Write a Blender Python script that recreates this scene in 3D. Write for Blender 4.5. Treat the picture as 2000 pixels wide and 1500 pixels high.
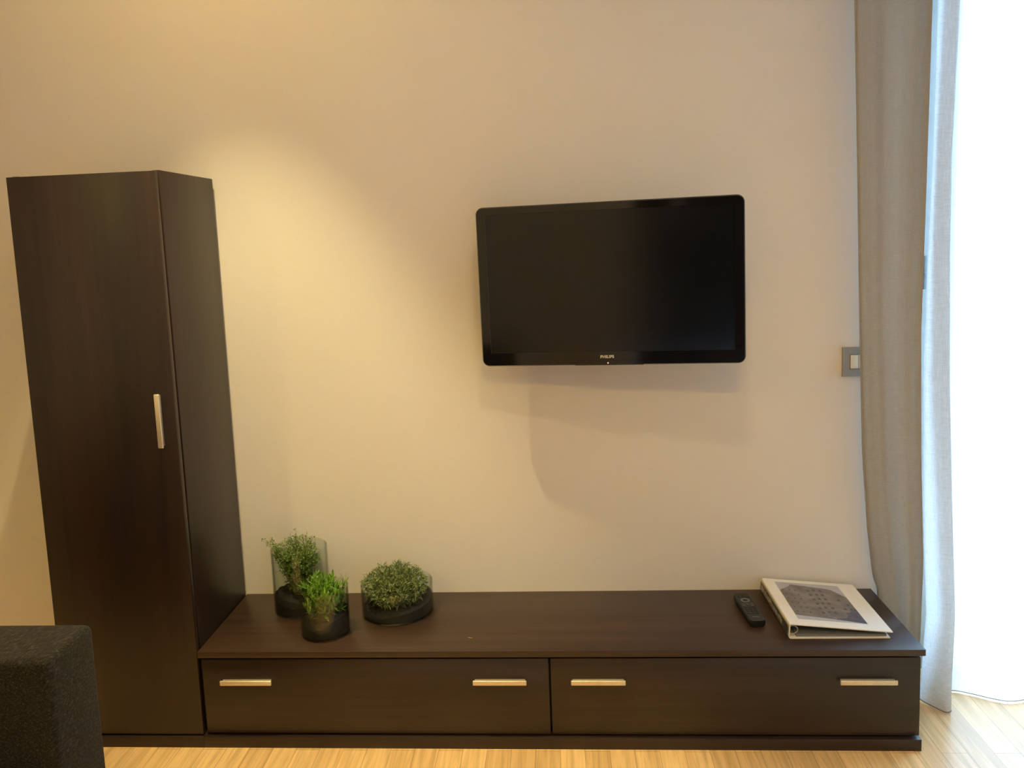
import bpy, bmesh, math, random
from mathutils import Vector, Matrix
random.seed(7)
S = bpy.context.scene
COL = S.collection
for o in list(bpy.data.objects): bpy.data.objects.remove(o)

# ------------------------------------------------------------------ camera
def cam_axes(yaw, pit, rol):
    f = Vector((-math.sin(yaw)*math.cos(pit), math.cos(yaw)*math.cos(pit), -math.sin(pit)))
    r0 = Vector((math.cos(yaw), math.sin(yaw), 0)); u0 = r0.cross(f)
    r = r0*math.cos(rol) + u0*math.sin(rol); u = -r0*math.sin(rol) + u0*math.cos(rol)
    return r, u, f
r_, u_, f_ = cam_axes(0.0713, 0.1173, -0.0398)
cd = bpy.data.cameras.new('camera'); cam = bpy.data.objects.new('camera', cd); COL.objects.link(cam)
cam.matrix_world = Matrix(((r_.x, u_.x, -f_.x, 1.047), (r_.y, u_.y, -f_.y, -2.4737), (r_.z, u_.z, -f_.z, 1.4134), (0, 0, 0, 1)))
cd.sensor_fit = 'HORIZONTAL'; cd.sensor_width = 36.0
cd.lens = 1572.2/2000*36.0
cd.shift_x = 23.48/2000; cd.shift_y = -96.69/2000
cd.clip_start = 0.02
S.camera = cam

# ------------------------------------------------------------------ view, world
S.view_settings.view_transform = 'Standard'; S.view_settings.look = 'None'
S.view_settings.exposure = 0.0; S.view_settings.gamma = 1.0
S.view_settings.use_curve_mapping = False
W = bpy.data.worlds.new('world'); S.world = W; W.use_nodes = True
wb = W.node_tree.nodes['Background']; wb.inputs[0].default_value = (0.38, 0.66, 1.0, 1); wb.inputs[1].default_value = 46.0

CEIL = 3.05
def spot(name, loc, energy, size_deg, blend, col, radius=0.03, aim=(0, 0, -1)):
    d = bpy.data.lights.new(name, 'SPOT'); d.energy = energy; d.spot_size = math.radians(size_deg); d.spot_blend = blend
    d.color = col; d.shadow_soft_size = radius
    o = bpy.data.objects.new(name, d); COL.objects.link(o); o.location = loc
    o.rotation_euler = Vector(aim).to_track_quat('-Z', 'Y').to_euler(); return o
WARM = (1.0, 0.70, 0.36); WARM2 = (1.0, 0.78, 0.52)
LAMPS = [  # recessed downlights, then two added fill lamps: x, y, watts, cone, blend, colour, radius
    (0.10, -0.645, 215, 56, 0.50, (1.0, 0.84, 0.40), 0.012),
    (1.20, -1.60, 60, 160, 0.9, (1.0, 0.74, 0.42), 0.07),
    (1.20, -3.40, 310, 160, 0.9, (1.0, 0.66, 0.13), 0.10),  # unseen fill lamp behind the camera, added to brighten the wall
    (-1.40, -3.40, 240, 160, 0.9, (1.0, 0.73, 0.24), 0.10)]  # second added fill lamp, over the far end of the sofa
for x, y, e, sz, bl, c, rd in LAMPS:
    spot('spotlight', (x, y, CEIL-0.012), e, sz, bl, c, rd)
spot('spotlight_spill', (0.10, -0.645, CEIL-0.012), 46, 165, 0.8, (1.0, 0.71, 0.22), 0.03)   # the same reflector lamp's wide spill
# light portal filling the window opening (guides sky sampling only)
pd = bpy.data.lights.new('window_portal', 'AREA'); pd.shape = 'RECTANGLE'; pd.size = 1.27; pd.size_y = 2.4; pd.cycles.is_portal = True
po = bpy.data.objects.new('window_portal', pd); COL.objects.link(po); po.location = (2.765, 0.30, 1.2); po.rotation_euler = (math.radians(-90), 0, 0)

# ------------------------------------------------------------------ materials
def mat(name):
    m = bpy.data.materials.new(name); m.use_nodes = True
    nt = m.node_tree; return m, nt, nt.nodes['Principled BSDF']
def N(nt, t, **kw):
    n = nt.nodes.new(t)
    for k, v in kw.items(): setattr(n, k, v)
    return n
def coords(nt, scale, rot=(0, 0, 0)):
    tc = N(nt, 'ShaderNodeTexCoord'); mp = N(nt, 'ShaderNodeMapping')
    mp.inputs['Scale'].default_value = scale; mp.inputs['Rotation'].default_value = rot
    nt.links.new(tc.outputs['Object'], mp.inputs['Vector']); return mp.outputs[0]
def noise(nt, vec, scale=1, detail=3, rough=.5, dist=0):
    n = N(nt, 'ShaderNodeTexNoise'); n.inputs['Scale'].default_value = scale; n.inputs['Detail'].default_value = detail
    n.inputs['Roughness'].default_value = rough; n.inputs['Distortion'].default_value = dist
    nt.links.new(vec, n.inputs['Vector']); return n.outputs['Fac']
def ramp(nt, fac, stops):
    r = N(nt, 'ShaderNodeValToRGB'); nt.links.new(fac, r.inputs[0])
    e = r.color_ramp.elements
    while len(e) < len(stops): e.new(0.5)
    for i, (p, c) in enumerate(stops): e[i].position = p; e[i].color = (*c, 1) if len(c) == 3 else c
    return r.outputs[0]
def bump(nt, h, bs, strength=.2, dist=.001):
    b = N(nt, 'ShaderNodeBump'); b.inputs['Strength'].default_value = strength; b.inputs['Distance'].default_value = dist
    nt.links.new(h, b.inputs['Height']); nt.links.new(b.outputs[0], bs.inputs['Normal'])
def simple(name, c, rough=.5, metal=0, nscale=0, namp=.15, bumps=0, spec=.5, coat=0):
    m, nt, bs = mat(name)
    bs.inputs['Base Color'].default_value = (*c, 1); bs.inputs['Roughness'].default_value = rough
    bs.inputs['Metallic'].default_value = metal; bs.inputs['Specular IOR Level'].default_value = spec; bs.inputs['Coat Weight'].default_value = coat
    if nscale:
        f = noise(nt, coords(nt, (1, 1, 1)), nscale, 4)
        nt.links.new(ramp(nt, f, [(.25, tuple(v*(1-namp) for v in c)), (.75, tuple(min(1, v*(1+namp)) for v in c))]), bs.inputs['Base Color'])
        if bumps: bump(nt, f, bs, bumps)
    return m
def wood(name, axis, dark=(.016, .0075, .0045), light=(.046, .021, .012), rough=.36):
    m, nt, bs = mat(name)
    sc = [60, 60, 60]; sc[axis] = 1.6
    f1 = noise(nt, coords(nt, tuple(sc)), 1.0, 6, .62, .4)
    sc2 = [9, 9, 9]; sc2[axis] = .7
    f2 = noise(nt, coords(nt, tuple(sc2)), 1.0, 3, .5, .8)
    sc3 = [420, 420, 420]; sc3[axis] = 14
    f3 = noise(nt, coords(nt, tuple(sc3)), 1.0, 2)
    mx = N(nt, 'ShaderNodeMix'); mx.data_type = 'FLOAT'; mx.inputs[0].default_value = .5
    nt.links.new(f1, mx.inputs[2]); nt.links.new(f2, mx.inputs[3])
    c = ramp(nt, mx.outputs[0], [(.33, dark), (.52, tuple((a+b)/2 for a, b in zip(dark, light))), (.68, light)])
    mm = N(nt, 'ShaderNodeMix'); mm.data_type = 'RGBA'; mm.blend_type = 'MULTIPLY'; mm.inputs[0].default_value = .35
    nt.links.new(c, mm.inputs[6]); nt.links.new(ramp(nt, f3, [(.35, (.45, .45, .45)), (.6, (1, 1, 1))]), mm.inputs[7])
    nt.links.new(mm.outputs[2], bs.inputs['Base Color']); bs.inputs['Roughness'].default_value = rough
    bump(nt, f3, bs, .12, .0006); return m

def wall_material():
    m, nt, bs = mat('plaster')
    f = noise(nt, coords(nt, (1, 1, 1)), 160, 5, .6); g = noise(nt, coords(nt, (1, 1, 1)), 1.3, 2)
    nt.links.new(ramp(nt, g, [(.3, (.70, .650, .605)), (.7, (.72, .670, .625))]), bs.inputs['Base Color'])
    bs.inputs['Roughness'].default_value = .85; bs.inputs['Specular IOR Level'].default_value = .25
    bump(nt, f, bs, .25, .0012); return m
M = {}
M['wall'] = wall_material()
M['ceiling'] = simple('ceiling_paint', (.78, .74, .68), .9, nscale=90, namp=.02, bumps=.1)
M['wood_v'] = wood('wenge_vertical', 2, (.0070, .0040, .0034), (.030, .0145, .0108), .38); M['wood_h'] = wood('wenge_horizontal', 0, (.0105, .0060, .0048), (.034, .0185, .0135), .36); M['wood_top'] = wood('wenge_top', 0, (.022, .0115, .0072), (.062, .032, .020), .38)  # same wenge, light put into its tones: uprights darker, top lighter
M['wood_in'] = simple('dark_interior', (.008, .005, .004), .8, nscale=40)
M['nickel'] = simple('satin_nickel', (.70, .62, .48), .42, .65, nscale=60, namp=.05)
M['gloss_black'] = simple('glossy_black_plastic', (.004, .004, .005), .07, nscale=20, namp=.1, coat=.0)
M['matte_black'] = simple('matte_black_plastic', (.010, .010, .011), .5, nscale=60)
M['screen'] = simple('lcd_screen', (.0012, .0018, .0032), .17, nscale=8, namp=.1, spec=.46)
M['lip'] = simple('smoked_lip', (.06, .05, .045), .25, nscale=30)
M['logo'] = simple('logo_silver', (.62, .60, .58), .35, .3, nscale=50)
def emis(name, c, s):
    m, nt, bs = mat(name); bs.inputs['Base Color'].default_value = (*c, 1); bs.inputs['Emission Color'].default_value = (*c, 1); bs.inputs['Emission Strength'].default_value = s
    f = noise(nt, coords(nt, (1, 1, 1)), 30); nt.links.new(ramp(nt, f, [(0, tuple(v*.97 for v in c)), (1, c)]), bs.inputs['Emission Color']); return m
M['led'] = emis('led_red', (1, .25, .12), 3.0); M['lens'] = emis('lamp_lens', (1, .8, .5), 6.0)
M['plate'] = simple('switch_plate_grey', (.34, .33, .31), .38, .35, nscale=80, namp=.05)
M['rocker'] = simple('ivory_rocker', (.72, .68, .58), .4, nscale=60, namp=.03)
M['white_paint'] = simple('white_lacquer', (.50, .52, .53), .35, nscale=30, namp=.03)
M['binder'] = simple('binder_white_vinyl', (.80, .77, .72), .32, nscale=40, namp=.03)
M['shaded_paper'] = simple('shaded_paper', (.16, .165, .17), .8, nscale=90, namp=.06)  # page grey darkened for the shade between the covers
M['pic_sky'] = simple('print_pale_sky', (.42, .42, .47), .3, nscale=30, namp=.12)
M['pic_build'] = simple('print_grey_facade', (.165, .150, .150), .3, nscale=26, namp=.45)
M['pic_win'] = simple('print_dark_windows', (.055, .052, .058), .3, nscale=50, namp=.3)
M['pic_blue'] = simple('print_blue_street', (.075, .080, .120), .3, nscale=60, namp=.5)
M['spine_print'] = simple('spine_print', (.075, .062, .05), .3, nscale=90, namp=.9)
M['spine_blue'] = simple('spine_blue', (.045, .055, .07), .3, nscale=40, namp=.3)
M['metal'] = simple('ring_steel', (.55, .52, .42), .3, .8, nscale=50)
M['rubber'] = simple('rubber_keys', (.014, .015, .017), .55, nscale=90)
M['keygrey'] = simple('grey_key_ring', (.16, .165, .17), .35, .2, nscale=50)
M['remote'] = simple('remote_shell', (.004, .005, .006), .42, nscale=60)
M['straw'] = simple('straw', (.55, .42, .25), .6, nscale=90)
M['frame_grey'] = simple('grey_window_frame', (.26, .235, .205), .45, nscale=30, namp=.03)
M['hinge'] = simple('hinge_steel', (.13, .125, .12), .4, .4, nscale=60)
M['rail'] = simple('rail_white', (.75, .74, .72), .4, nscale=20, namp=.03)
M['concrete'] = simple('balcony_paving', (.62, .62, .60), .8, nscale=12, namp=.1)
M['hem'] = simple('hem_thread', (.20, .15, .12), .8, nscale=60)

def soil_mat():
    m, nt, bs = mat('potting_soil'); f = noise(nt, coords(nt, (1, 1, 1)), 260, 5, .7)
    nt.links.new(ramp(nt, f, [(.42, (.0025, .002, .0017)), (.66, (.007, .0055, .0045)), (.78, (.07, .06, .05))]), bs.inputs['Base Color'])
    bs.inputs['Roughness'].default_value = .85; bump(nt, f, bs, .8, .003); return m
M['soil'] = soil_mat()
def leaf_mat(name, a, b, c):
    m, nt, bs = mat(name); f = noise(nt, coords(nt, (1, 1, 1)), 95, 3, .6)
    nt.links.new(ramp(nt, f, [(.30, a), (.5, b), (.70, c)]), bs.inputs['Base Color'])
    bs.inputs['Roughness'].default_value = .45; bs.inputs['Specular IOR Level'].default_value = .4
    out = nt.nodes['Material Output']; tr = N(nt, 'ShaderNodeBsdfTranslucent'); mx = N(nt, 'ShaderNodeMixShader'); mx.inputs[0].default_value = .3
    nt.links.new(ramp(nt, f, [(.30, a), (.70, c)]), tr.inputs[0]); nt.links.new(bs.outputs[0], mx.inputs[1]); nt.links.new(tr.outputs[0], mx.inputs[2]); nt.links.new(mx.outputs[0], out.inputs[0]); return m
M['leaf1'] = leaf_mat('leaf_small_round', (.05, .10, .018), (.17, .28, .06), (.38, .50, .17))
M['leaf2'] = leaf_mat('leaf_bright', (.05, .12, .012), (.16, .33, .035), (.36, .56, .10))
M['leaf3'] = leaf_mat('leaf_grey_green', (.02, .04, .010), (.13, .19, .055), (.50, .58, .27))
M['stem'] = simple('plant_stem', (.085, .085, .030), .6, nscale=60); M['stem_dark'] = simple('green_stem', (.028, .060, .012), .6, nscale=60)
def glass(name, tint, edge, refl=1.0, ior=1.45):
    m, nt, bs = mat(name); nt.nodes.remove(bs); out = nt.nodes['Material Output']
    lw = N(nt, 'ShaderNodeLayerWeight'); lw.inputs[0].default_value = .35
    t = N(nt, 'ShaderNodeBsdfTransparent'); nt.links.new(ramp(nt, lw.outputs['Facing'], [(.45, tint), (.97, edge)]), t.inputs[0])
    g = N(nt, 'ShaderNodeBsdfGlossy'); g.inputs['Roughness'].default_value = .02; g.inputs[0].default_value = (refl, refl, refl, 1)
    pw = N(nt, 'ShaderNodeMath', operation='POWER'); pw.inputs[1].default_value = 5; l2 = N(nt, 'ShaderNodeLayerWeight'); l2.inputs[0].default_value = .5
    nt.links.new(l2.outputs['Facing'], pw.inputs[0]); fr = N(nt, 'ShaderNodeMath', operation='MULTIPLY_ADD'); fr.inputs[1].default_value = .75; fr.inputs[2].default_value = .035; nt.links.new(pw.outputs[0], fr.inputs[0])
    mx = N(nt, 'ShaderNodeMixShader')
    nt.links.new(fr.outputs[0], mx.inputs[0]); nt.links.new(t.outputs[0], mx.inputs[1]); nt.links.new(g.outputs[0], mx.inputs[2]); nt.links.new(mx.outputs[0], out.inputs[0]); return m
M['glass'] = glass('vase_glass', (.93, .95, .93), (.40, .46, .40)); M['pane'] = glass('window_glass', (.95, .97, .97), (.9, .93, .93))

def linen(name, c1, c2, trans, open_):
    m, nt, bs = mat(name); nt.nodes.remove(bs); out = nt.nodes['Material Output']
    fz = noise(nt, coords(nt, (40, 40, 900)), 1, 3); fx = noise(nt, coords(nt, (900, 900, 25)), 1, 3)
    ad = N(nt, 'ShaderNodeMath', operation='ADD'); nt.links.new(fz, ad.inputs[0]); nt.links.new(fx, ad.inputs[1])
    hf = N(nt, 'ShaderNodeMath', operation='MULTIPLY'); nt.links.new(ad.outputs[0], hf.inputs[0]); hf.inputs[1].default_value = .5
    c = ramp(nt, hf.outputs[0], [(.36, c1), (.64, c2)])
    d = N(nt, 'ShaderNodeBsdfDiffuse'); t = N(nt, 'ShaderNodeBsdfTranslucent'); nt.links.new(c, d.inputs[0]); nt.links.new(c, t.inputs[0])
    b = N(nt, 'ShaderNodeBump'); b.inputs['Strength'].default_value = .2; b.inputs['Distance'].default_value = .0006
    nt.links.new(hf.outputs[0], b.inputs['Height']); nt.links.new(b.outputs[0], d.inputs['Normal'])
    m1 = N(nt, 'ShaderNodeMixShader'); m1.inputs[0].default_value = trans; nt.links.new(d.outputs[0], m1.inputs[1]); nt.links.new(t.outputs[0], m1.inputs[2])
    tp = N(nt, 'ShaderNodeBsdfTransparent'); m2 = N(nt, 'ShaderNodeMixShader')
    o = ramp(nt, hf.outputs[0], [(.35, (open_*1.6,)*3), (.6, (open_*.5,)*3)]); nt.links.new(o, m2.inputs[0])
    nt.links.new(m1.outputs[0], m2.inputs[1]); nt.links.new(tp.outputs[0], m2.inputs[2]); nt.links.new(m2.outputs[0], out.inputs[0]); return m
M['linen'] = linen('linen_drape', (.335, .305, .262), (.395, .362, .318), .10, .010)
M['sheer'] = linen('sheer_voile', (.62, .61, .60), (.74, .73, .72), .46, .12)

def sofa_mat():
    m, nt, bs = mat('sofa_fabric')
    m0 = N(nt, 'ShaderNodeMapping'); m0.inputs['Scale'].default_value = (70, 330, 330); nt.links.new(coords(nt, (1, 1, 1), (.5, .9, -.75)), m0.inputs['Vector'])
    f = noise(nt, m0.outputs[0], 1, 4, .6); g = noise(nt, coords(nt, (1, 1, 1)), 700, 2)
    nt.links.new(ramp(nt, f, [(.32, (.007, .0065, .0055)), (.55, (.021, .017, .0135)), (.74, (.078, .062, .047))]), bs.inputs['Base Color'])
    bs.inputs['Roughness'].default_value = .95; bs.inputs['Sheen Weight'].default_value = .05; bs.inputs['Specular IOR Level'].default_value = .15
    bump(nt, g, bs, .5, .001); return m
M['sofa'] = sofa_mat()
def floor_mat():
    m, nt, bs = mat('oak_floor')
    v = coords(nt, (1, 1, 1), (0, 0, math.pi/2))
    br = N(nt, 'ShaderNodeTexBrick'); nt.links.new(v, br.inputs['Vector']); br.offset = .37; br.inputs['Scale'].default_value = 1
    br.inputs['Brick Width'].default_value = .62; br.inputs['Row Height'].default_value = .068; br.inputs['Mortar Size'].default_value = .0006; br.inputs['Bias'].default_value = 0
    br.inputs['Color1'].default_value = (.86, .58, .28, 1); br.inputs['Color2'].default_value = (.70, .45, .205, 1); br.inputs['Mortar'].default_value = (.30, .18, .08, 1)
    f = noise(nt, coords(nt, (70, 3, 70)), 1, 5, .6, .6)
    mm = N(nt, 'ShaderNodeMix'); mm.data_type = 'RGBA'; mm.blend_type = 'MULTIPLY'; mm.inputs[0].default_value = .8
    nt.links.new(br.outputs[0], mm.inputs[6]); nt.links.new(ramp(nt, f, [(.35, (.66, .62, .56)), (.6, (1, 1, 1))]), mm.inputs[7])
    nt.links.new(mm.outputs[2], bs.inputs['Base Color']); bs.inputs['Roughness'].default_value = .30
    bump(nt, f, bs, .06, .0006); return m
M['floor'] = floor_mat()

# ------------------------------------------------------------------ helpers
def link(name, me, m, parent=None):
    o = bpy.data.objects.new(name, me); COL.objects.link(o)
    if m is not None: me.materials.append(m)
    if parent is not None: o.parent = parent
    return o
def bm_obj(name, bm, m, parent=None, smooth=False):
    bmesh.ops.recalc_face_normals(bm, faces=bm.faces[:])
    me = bpy.data.meshes.new(name); bm.to_mesh(me); bm.free()
    if smooth:
        for p in me.polygons: p.use_smooth = True
        me.set_sharp_from_angle(angle=math.radians(38))
    return link(name, me, m, parent)
def add_box(bm, lo, hi, bev=0, seg=2, xf=None):
    vs = [bm.verts.new((x, y, z)) for x in (lo[0], hi[0]) for y in (lo[1], hi[1]) for z in (lo[2], hi[2])]
    fs = [(0, 1, 3, 2), (4, 6, 7, 5), (0, 4, 5, 1), (2, 3, 7, 6), (0, 2, 6, 4), (1, 5, 7, 3)]
    F = [bm.faces.new([vs[i] for i in f]) for f in fs]
    if bev:
        es = list({e for f in F for e in f.edges})
        r = bmesh.ops.bevel(bm, geom=es, offset=bev, segments=seg, profile=.5, affect='EDGES', clamp_overlap=True)
        vs = list({v for f in r['faces'] for v in f.verts} | {v for v in vs if v.is_valid})
    if xf is not None:
        for v in vs: v.co = xf @ v.co
    return vs
def box(name, lo, hi, m, parent=None, bev=0, seg=2, smooth=None):
    bm = bmesh.new(); add_box(bm, lo, hi, bev, seg)
    return bm_obj(name, bm, m, parent, smooth=(bev > 0) if smooth is None else smooth)
def boxes(name, lst, m, parent=None, bev=0):
    bm = bmesh.new()
    for lo, hi in lst: add_box(bm, lo, hi, bev)
    return bm_obj(name, bm, m, parent, smooth=bev > 0)
def tube(bm, pts, r, seg=8, cap=True):
    rings = []
    for i, p in enumerate(pts):
        p = Vector(p); a = Vector(pts[max(i-1, 0)]); b = Vector(pts[min(i+1, len(pts)-1)]); t = (b-a).normalized()
        n = t.orthogonal().normalized() if i == 0 else (n - t*n.dot(t)).normalized()
        bn = t.cross(n); rr = r[i] if isinstance(r, (list, tuple)) else r
        rings.append([bm.verts.new(p + n*math.cos(k*2*math.pi/seg)*rr + bn*math.sin(k*2*math.pi/seg)*rr) for k in range(seg)])
    for a, b in zip(rings, rings[1:]):
        for k in range(seg): bm.faces.new((a[k], a[(k+1) % seg], b[(k+1) % seg], b[k]))
    if cap: bm.faces.new(rings[0][::-1]); bm.faces.new(rings[-1])
def lathe(bm, prof, cx, cy, seg=64, closed=False):
    rings = []
    for r, z in prof:
        if r < 1e-6: rings.append([bm.verts.new((cx, cy, z))])
        else: rings.append([bm.verts.new((cx+r*math.cos(2*math.pi*k/seg), cy+r*math.sin(2*math.pi*k/seg), z)) for k in range(seg)])
    prs = list(zip(rings, rings[1:])) + ([(rings[-1], rings[0])] if closed else [])
    for a, b in prs:
        for k in range(seg):
            k2 = (k+1) % seg
            if len(a) == 1 and len(b) == 1: continue
            if len(a) == 1: bm.faces.new((a[0], b[k2], b[k]))
            elif len(b) == 1: bm.faces.new((a[k], a[k2], b[0]))
            else: bm.faces.new((a[k], a[k2], b[k2], b[k]))
def thing(name, label, cat, loc=(0, 0, 0), group=None, rot=0):
    o = bpy.data.objects.new(name, None); COL.objects.link(o); o.location = loc; o.rotation_euler = (0, 0, rot); o.empty_display_size = .05
    o['label'] = label; o['category'] = cat
    if group: o['group'] = group
    return o
def tag(o, label, cat, group=None):
    o['label'] = label; o['category'] = cat
    if group: o['group'] = group
    return o
def structure(o): o['kind'] = 'structure'; return o
def at(root, objs):
    """children built in world coordinates: pull them back into the root's frame"""
    for o in objs: o.matrix_parent_inverse = Matrix.Translation(-Vector(root.location))
def kids(root):
    for o in COL.objects:
        if o.parent is root and o.matrix_parent_inverse == Matrix.Identity(4): o.matrix_parent_inverse = Matrix.Translation(-Vector(root.location))

# ------------------------------------------------------------------ room shell
XL, XR, YB = -2.6, 4.2, -4.6
WX0, WX1, WZ = 2.13, 3.40, 2.40
structure(box('floor', (XL, YB, -.08), (XR, .30, 0), M['floor']))
structure(box('ceiling', (XL, YB, CEIL), (XR, .30, CEIL+.1), M['ceiling']))
structure(boxes('wall_back', [((XL, 0, 0), (WX0, .30, CEIL)), ((WX1, 0, 0), (XR, .30, CEIL)), ((WX0, 0, WZ), (WX1, .30, CEIL))], M['wall']))
structure(box('wall_left', (XL-.1, YB, 0), (XL, .30, CEIL), M['wall']))
structure(box('wall_right', (XR, YB, 0), (XR+.1, .30, CEIL), M['wall']))
DX0, DX1, DZ = 0.55, 1.95, 2.60
structure(boxes('wall_front', [((XL, YB-.1, 0), (DX0, YB, CEIL)), ((DX1, YB-.1, 0), (XR, YB, CEIL)), ((DX0, YB-.1, DZ), (DX1, YB, CEIL))], M['wall']))
d = structure(box('door_1', (DX0+.004, YB-.09, .004), (DX1-.004, YB-.05, DZ-.004), M['wood_v']))  # unseen door, added wide to darken the television's reflection
bm = bmesh.new(); tube(bm, [(DX0+.08, YB-.05, 1.02), (DX0+.08, YB-.005, 1.02), (DX0+.20, YB-.005, 1.02)], .009); bm_obj('door_handle', bm, M['nickel'], d, True)
# outside: balcony floor
structure(box('floor_balcony', (1.4, .30, -.12), (4.4, 2.6, -.03), M['concrete']))

# French window behind the curtains
win = bpy.data.objects.new('window_1', None); COL.objects.link(win); win.location = (WX0, .06, 0); structure(win)
boxes('window_frame', [((WX0, .035, 0), (WX0+.055, .105, WZ)), ((WX1-.055, .035, 0), (WX1, .105, WZ)), ((WX0+.055, .035, WZ-.055), (WX1-.055, .105, WZ)), ((WX0+.055, .035, 0), (WX1-.055, .105, .03))], M['frame_grey'], win, .004)
def sash(x0, x1):
    s = boxes('sash', [((x0, .045, .035), (x0+.07, .10, WZ-.06)), ((x1-.07, .045, .035), (x1, .10, WZ-.06)), ((x0+.07, .045, .035), (x1-.07, .10, .13)), ((x0+.07, .045, WZ-.13), (x1-.07, .10, WZ-.06))], M['frame_grey'], win, .004)
    p = box('pane', (x0+.066, .068, .126), (x1-.066, .076, WZ-.126), M['pane'], s)
sash(WX0+.058, 2.762); sash(2.768, WX1-.058)
bm = bmesh.new()
for z in (1.265,):
    tube(bm, [(WX0+.021, .028, z-.05), (WX0+.021, .028, z-.001)], .0075, 12); tube(bm, [(WX0+.021, .028, z+.001), (WX0+.021, .028, z+.05)], .0075, 12)
for z in (.3, 2.15): tube(bm, [(WX0+.021, .028, z-.05), (WX0+.021, .028, z+.05)], .0075, 12)
bm_obj('hinge', bm, M['hinge'], win, True)
kids(win)

# ------------------------------------------------------------------ tall cabinet
TW, TH, TF, TB = .411, 1.634, -.3783, -.013
tc = thing('tall_cabinet', 'tall narrow dark brown wood cabinet with one door, left of the television bench', 'cabinet', (-TW/2, (TF+TB)/2, 0))
box('plinth', (-TW+.002, -.3832, 0), (.0006, TB, .0331), M['wood_h'], tc, .0005)
box('side_panel', (-.018, -.3525, .0331), (0, TB, TH), M['wood_v'], tc, .0008)
box('side_panel', (-TW, -.3525, .0331), (-TW+.018, TB, TH), M['wood_v'], tc, .0008)
box('top_panel', (-TW+.018, -.3525, TH-.022), (-.018, TB, TH-.003), M['wood_h'], tc)
box('bottom_panel', (-TW+.018, -.355, .0331), (-.018, TB, .05), M['wood_in'], tc)
box('back_panel', (-TW+.018, TB-.008, .05), (-.018, TB, TH-.022), M['wood_in'], tc)
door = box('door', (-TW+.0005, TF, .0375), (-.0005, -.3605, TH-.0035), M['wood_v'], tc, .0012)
def handle(lo, hi, parent):
    """solid flat bar pull seated on the front, undercut at the back; lo/hi are the bar's corners"""
    bm = bmesh.new(); v = hi[2]-lo[2] > hi[0]-lo[0]
    add_box(bm, lo, (hi[0], lo[1]+.006, hi[2]), .0022, 3)
    c = .0035
    if v: add_box(bm, (lo[0]+c, lo[1]+.005, lo[2]+.004), (hi[0]-c, hi[1], hi[2]-.004), .0008)
    else: add_box(bm, (lo[0]+.004, lo[1]+.005, lo[2]+c), (hi[0]-.004, hi[1], hi[2]-c), .0008)
    return bm_obj('handle', bm, M['nickel'], parent, True)
handle((-.0495, TF-.017, .8835), (-.0345, TF+.0002, 1.0335), door)
kids(tc)

# ------------------------------------------------------------------ television bench
L, BH = 1.9989, .2864
tb = thing('television_bench', 'long low dark brown wood bench with two wide drawers under the television', 'media bench', (1.0, -.19, 0))
box('plinth', (.0009, -.3832, 0), (L-.008, -.002, .0331), M['wood_h'], tb, .0005)
box('side_panel', (.003, -.350, .0331), (.021, -.002, BH-.0185), M['wood_v'], tb)
box('side_panel', (L-.028, -.350, .0331), (L-.010, -.002, BH-.0185), M['wood_v'], tb, .0008)
box('divider', (.989, -.350, .0331), (1.007, -.010, BH-.0185), M['wood_in'], tb)
box('bottom_panel', (.021, -.350, .0331), (L-.028, -.002, .045), M['wood_in'], tb)
box('back_panel', (.021, -.010, .045), (L-.028, -.002, BH-.0185), M['wood_in'], tb)
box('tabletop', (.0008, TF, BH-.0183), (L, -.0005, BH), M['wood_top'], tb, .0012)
for x0, x1, hs in ((.0095, .9945, (.139, .8585)), (1.000, L-.0105, (1.1296, 1.8495))):
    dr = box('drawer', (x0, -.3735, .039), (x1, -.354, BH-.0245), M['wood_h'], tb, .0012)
    for hx in hs: handle((hx-.0745, -.3735-.017, .1915), (hx+.0745, -.3733, .2055), dr)
kids(tb)

# ------------------------------------------------------------------ television
yaw, tilt, rol = -.1286, .0169, .0046
Xa = Vector((math.cos(yaw), math.sin(yaw), 0)); Ua = Vector((math.sin(yaw)*math.sin(tilt), -math.cos(yaw)*math.sin(tilt), math.cos(tilt)))
Xa, Ua = Xa*math.cos(rol)+Ua*math.sin(rol), Ua*math.cos(rol)-Xa*math.sin(rol)
Na = Xa.cross(Ua)   # local: x right, y up on screen, z towards... Xa x Ua
TVC = Vector((1.1954, -.17, 1.2752))
# local frame: X right, Y into the wall (= -normal to viewer), Z up
Ya = Ua.cross(Xa)
TM = Matrix(((Xa.x, Ya.x, Ua.x, TVC.x), (Xa.y, Ya.y, Ua.y, TVC.y), (Xa.z, Ya.z, Ua.z, TVC.z), (0, 0, 0, 1)))
tv = thing('television', 'black flat screen television on a swivel bracket, angled from the wall', 'television')
tv.matrix_world = TM
HW, HH = .3765, .2335
def rr(hw, hh, r, n=6, cz=0):
    pts = []
    for sx, sz, a0 in ((1, 1, 0), (-1, 1, 90), (-1, -1, 180), (1, -1, 270)):
        for k in range(n+1):
            a = math.radians(a0+90*k/n); pts.append((sx*(hw-r)+r*math.cos(a), cz+sz*(hh-r)+r*math.sin(a)))
    return pts
def loft(bm, loops, cap0=False, cap1=False):
    R = [[bm.verts.new(p) for p in lp] for lp in loops]
    n = len(R[0])
    for a, b in zip(R, R[1:]):
        for k in range(n): bm.faces.new((a[k], a[(k+1) % n], b[(k+1) % n], b[k]))
    if cap0: bm.faces.new(R[0])
    if cap1: bm.faces.new(R[-1][::-1])
lp = lambda hw, hh, r, y, cz=0: [(x, y, z) for x, z in rr(hw, hh, r, cz=cz)]
SW, SH, SCZ = .3475, .2015, .0085
bm = bmesh.new()
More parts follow.
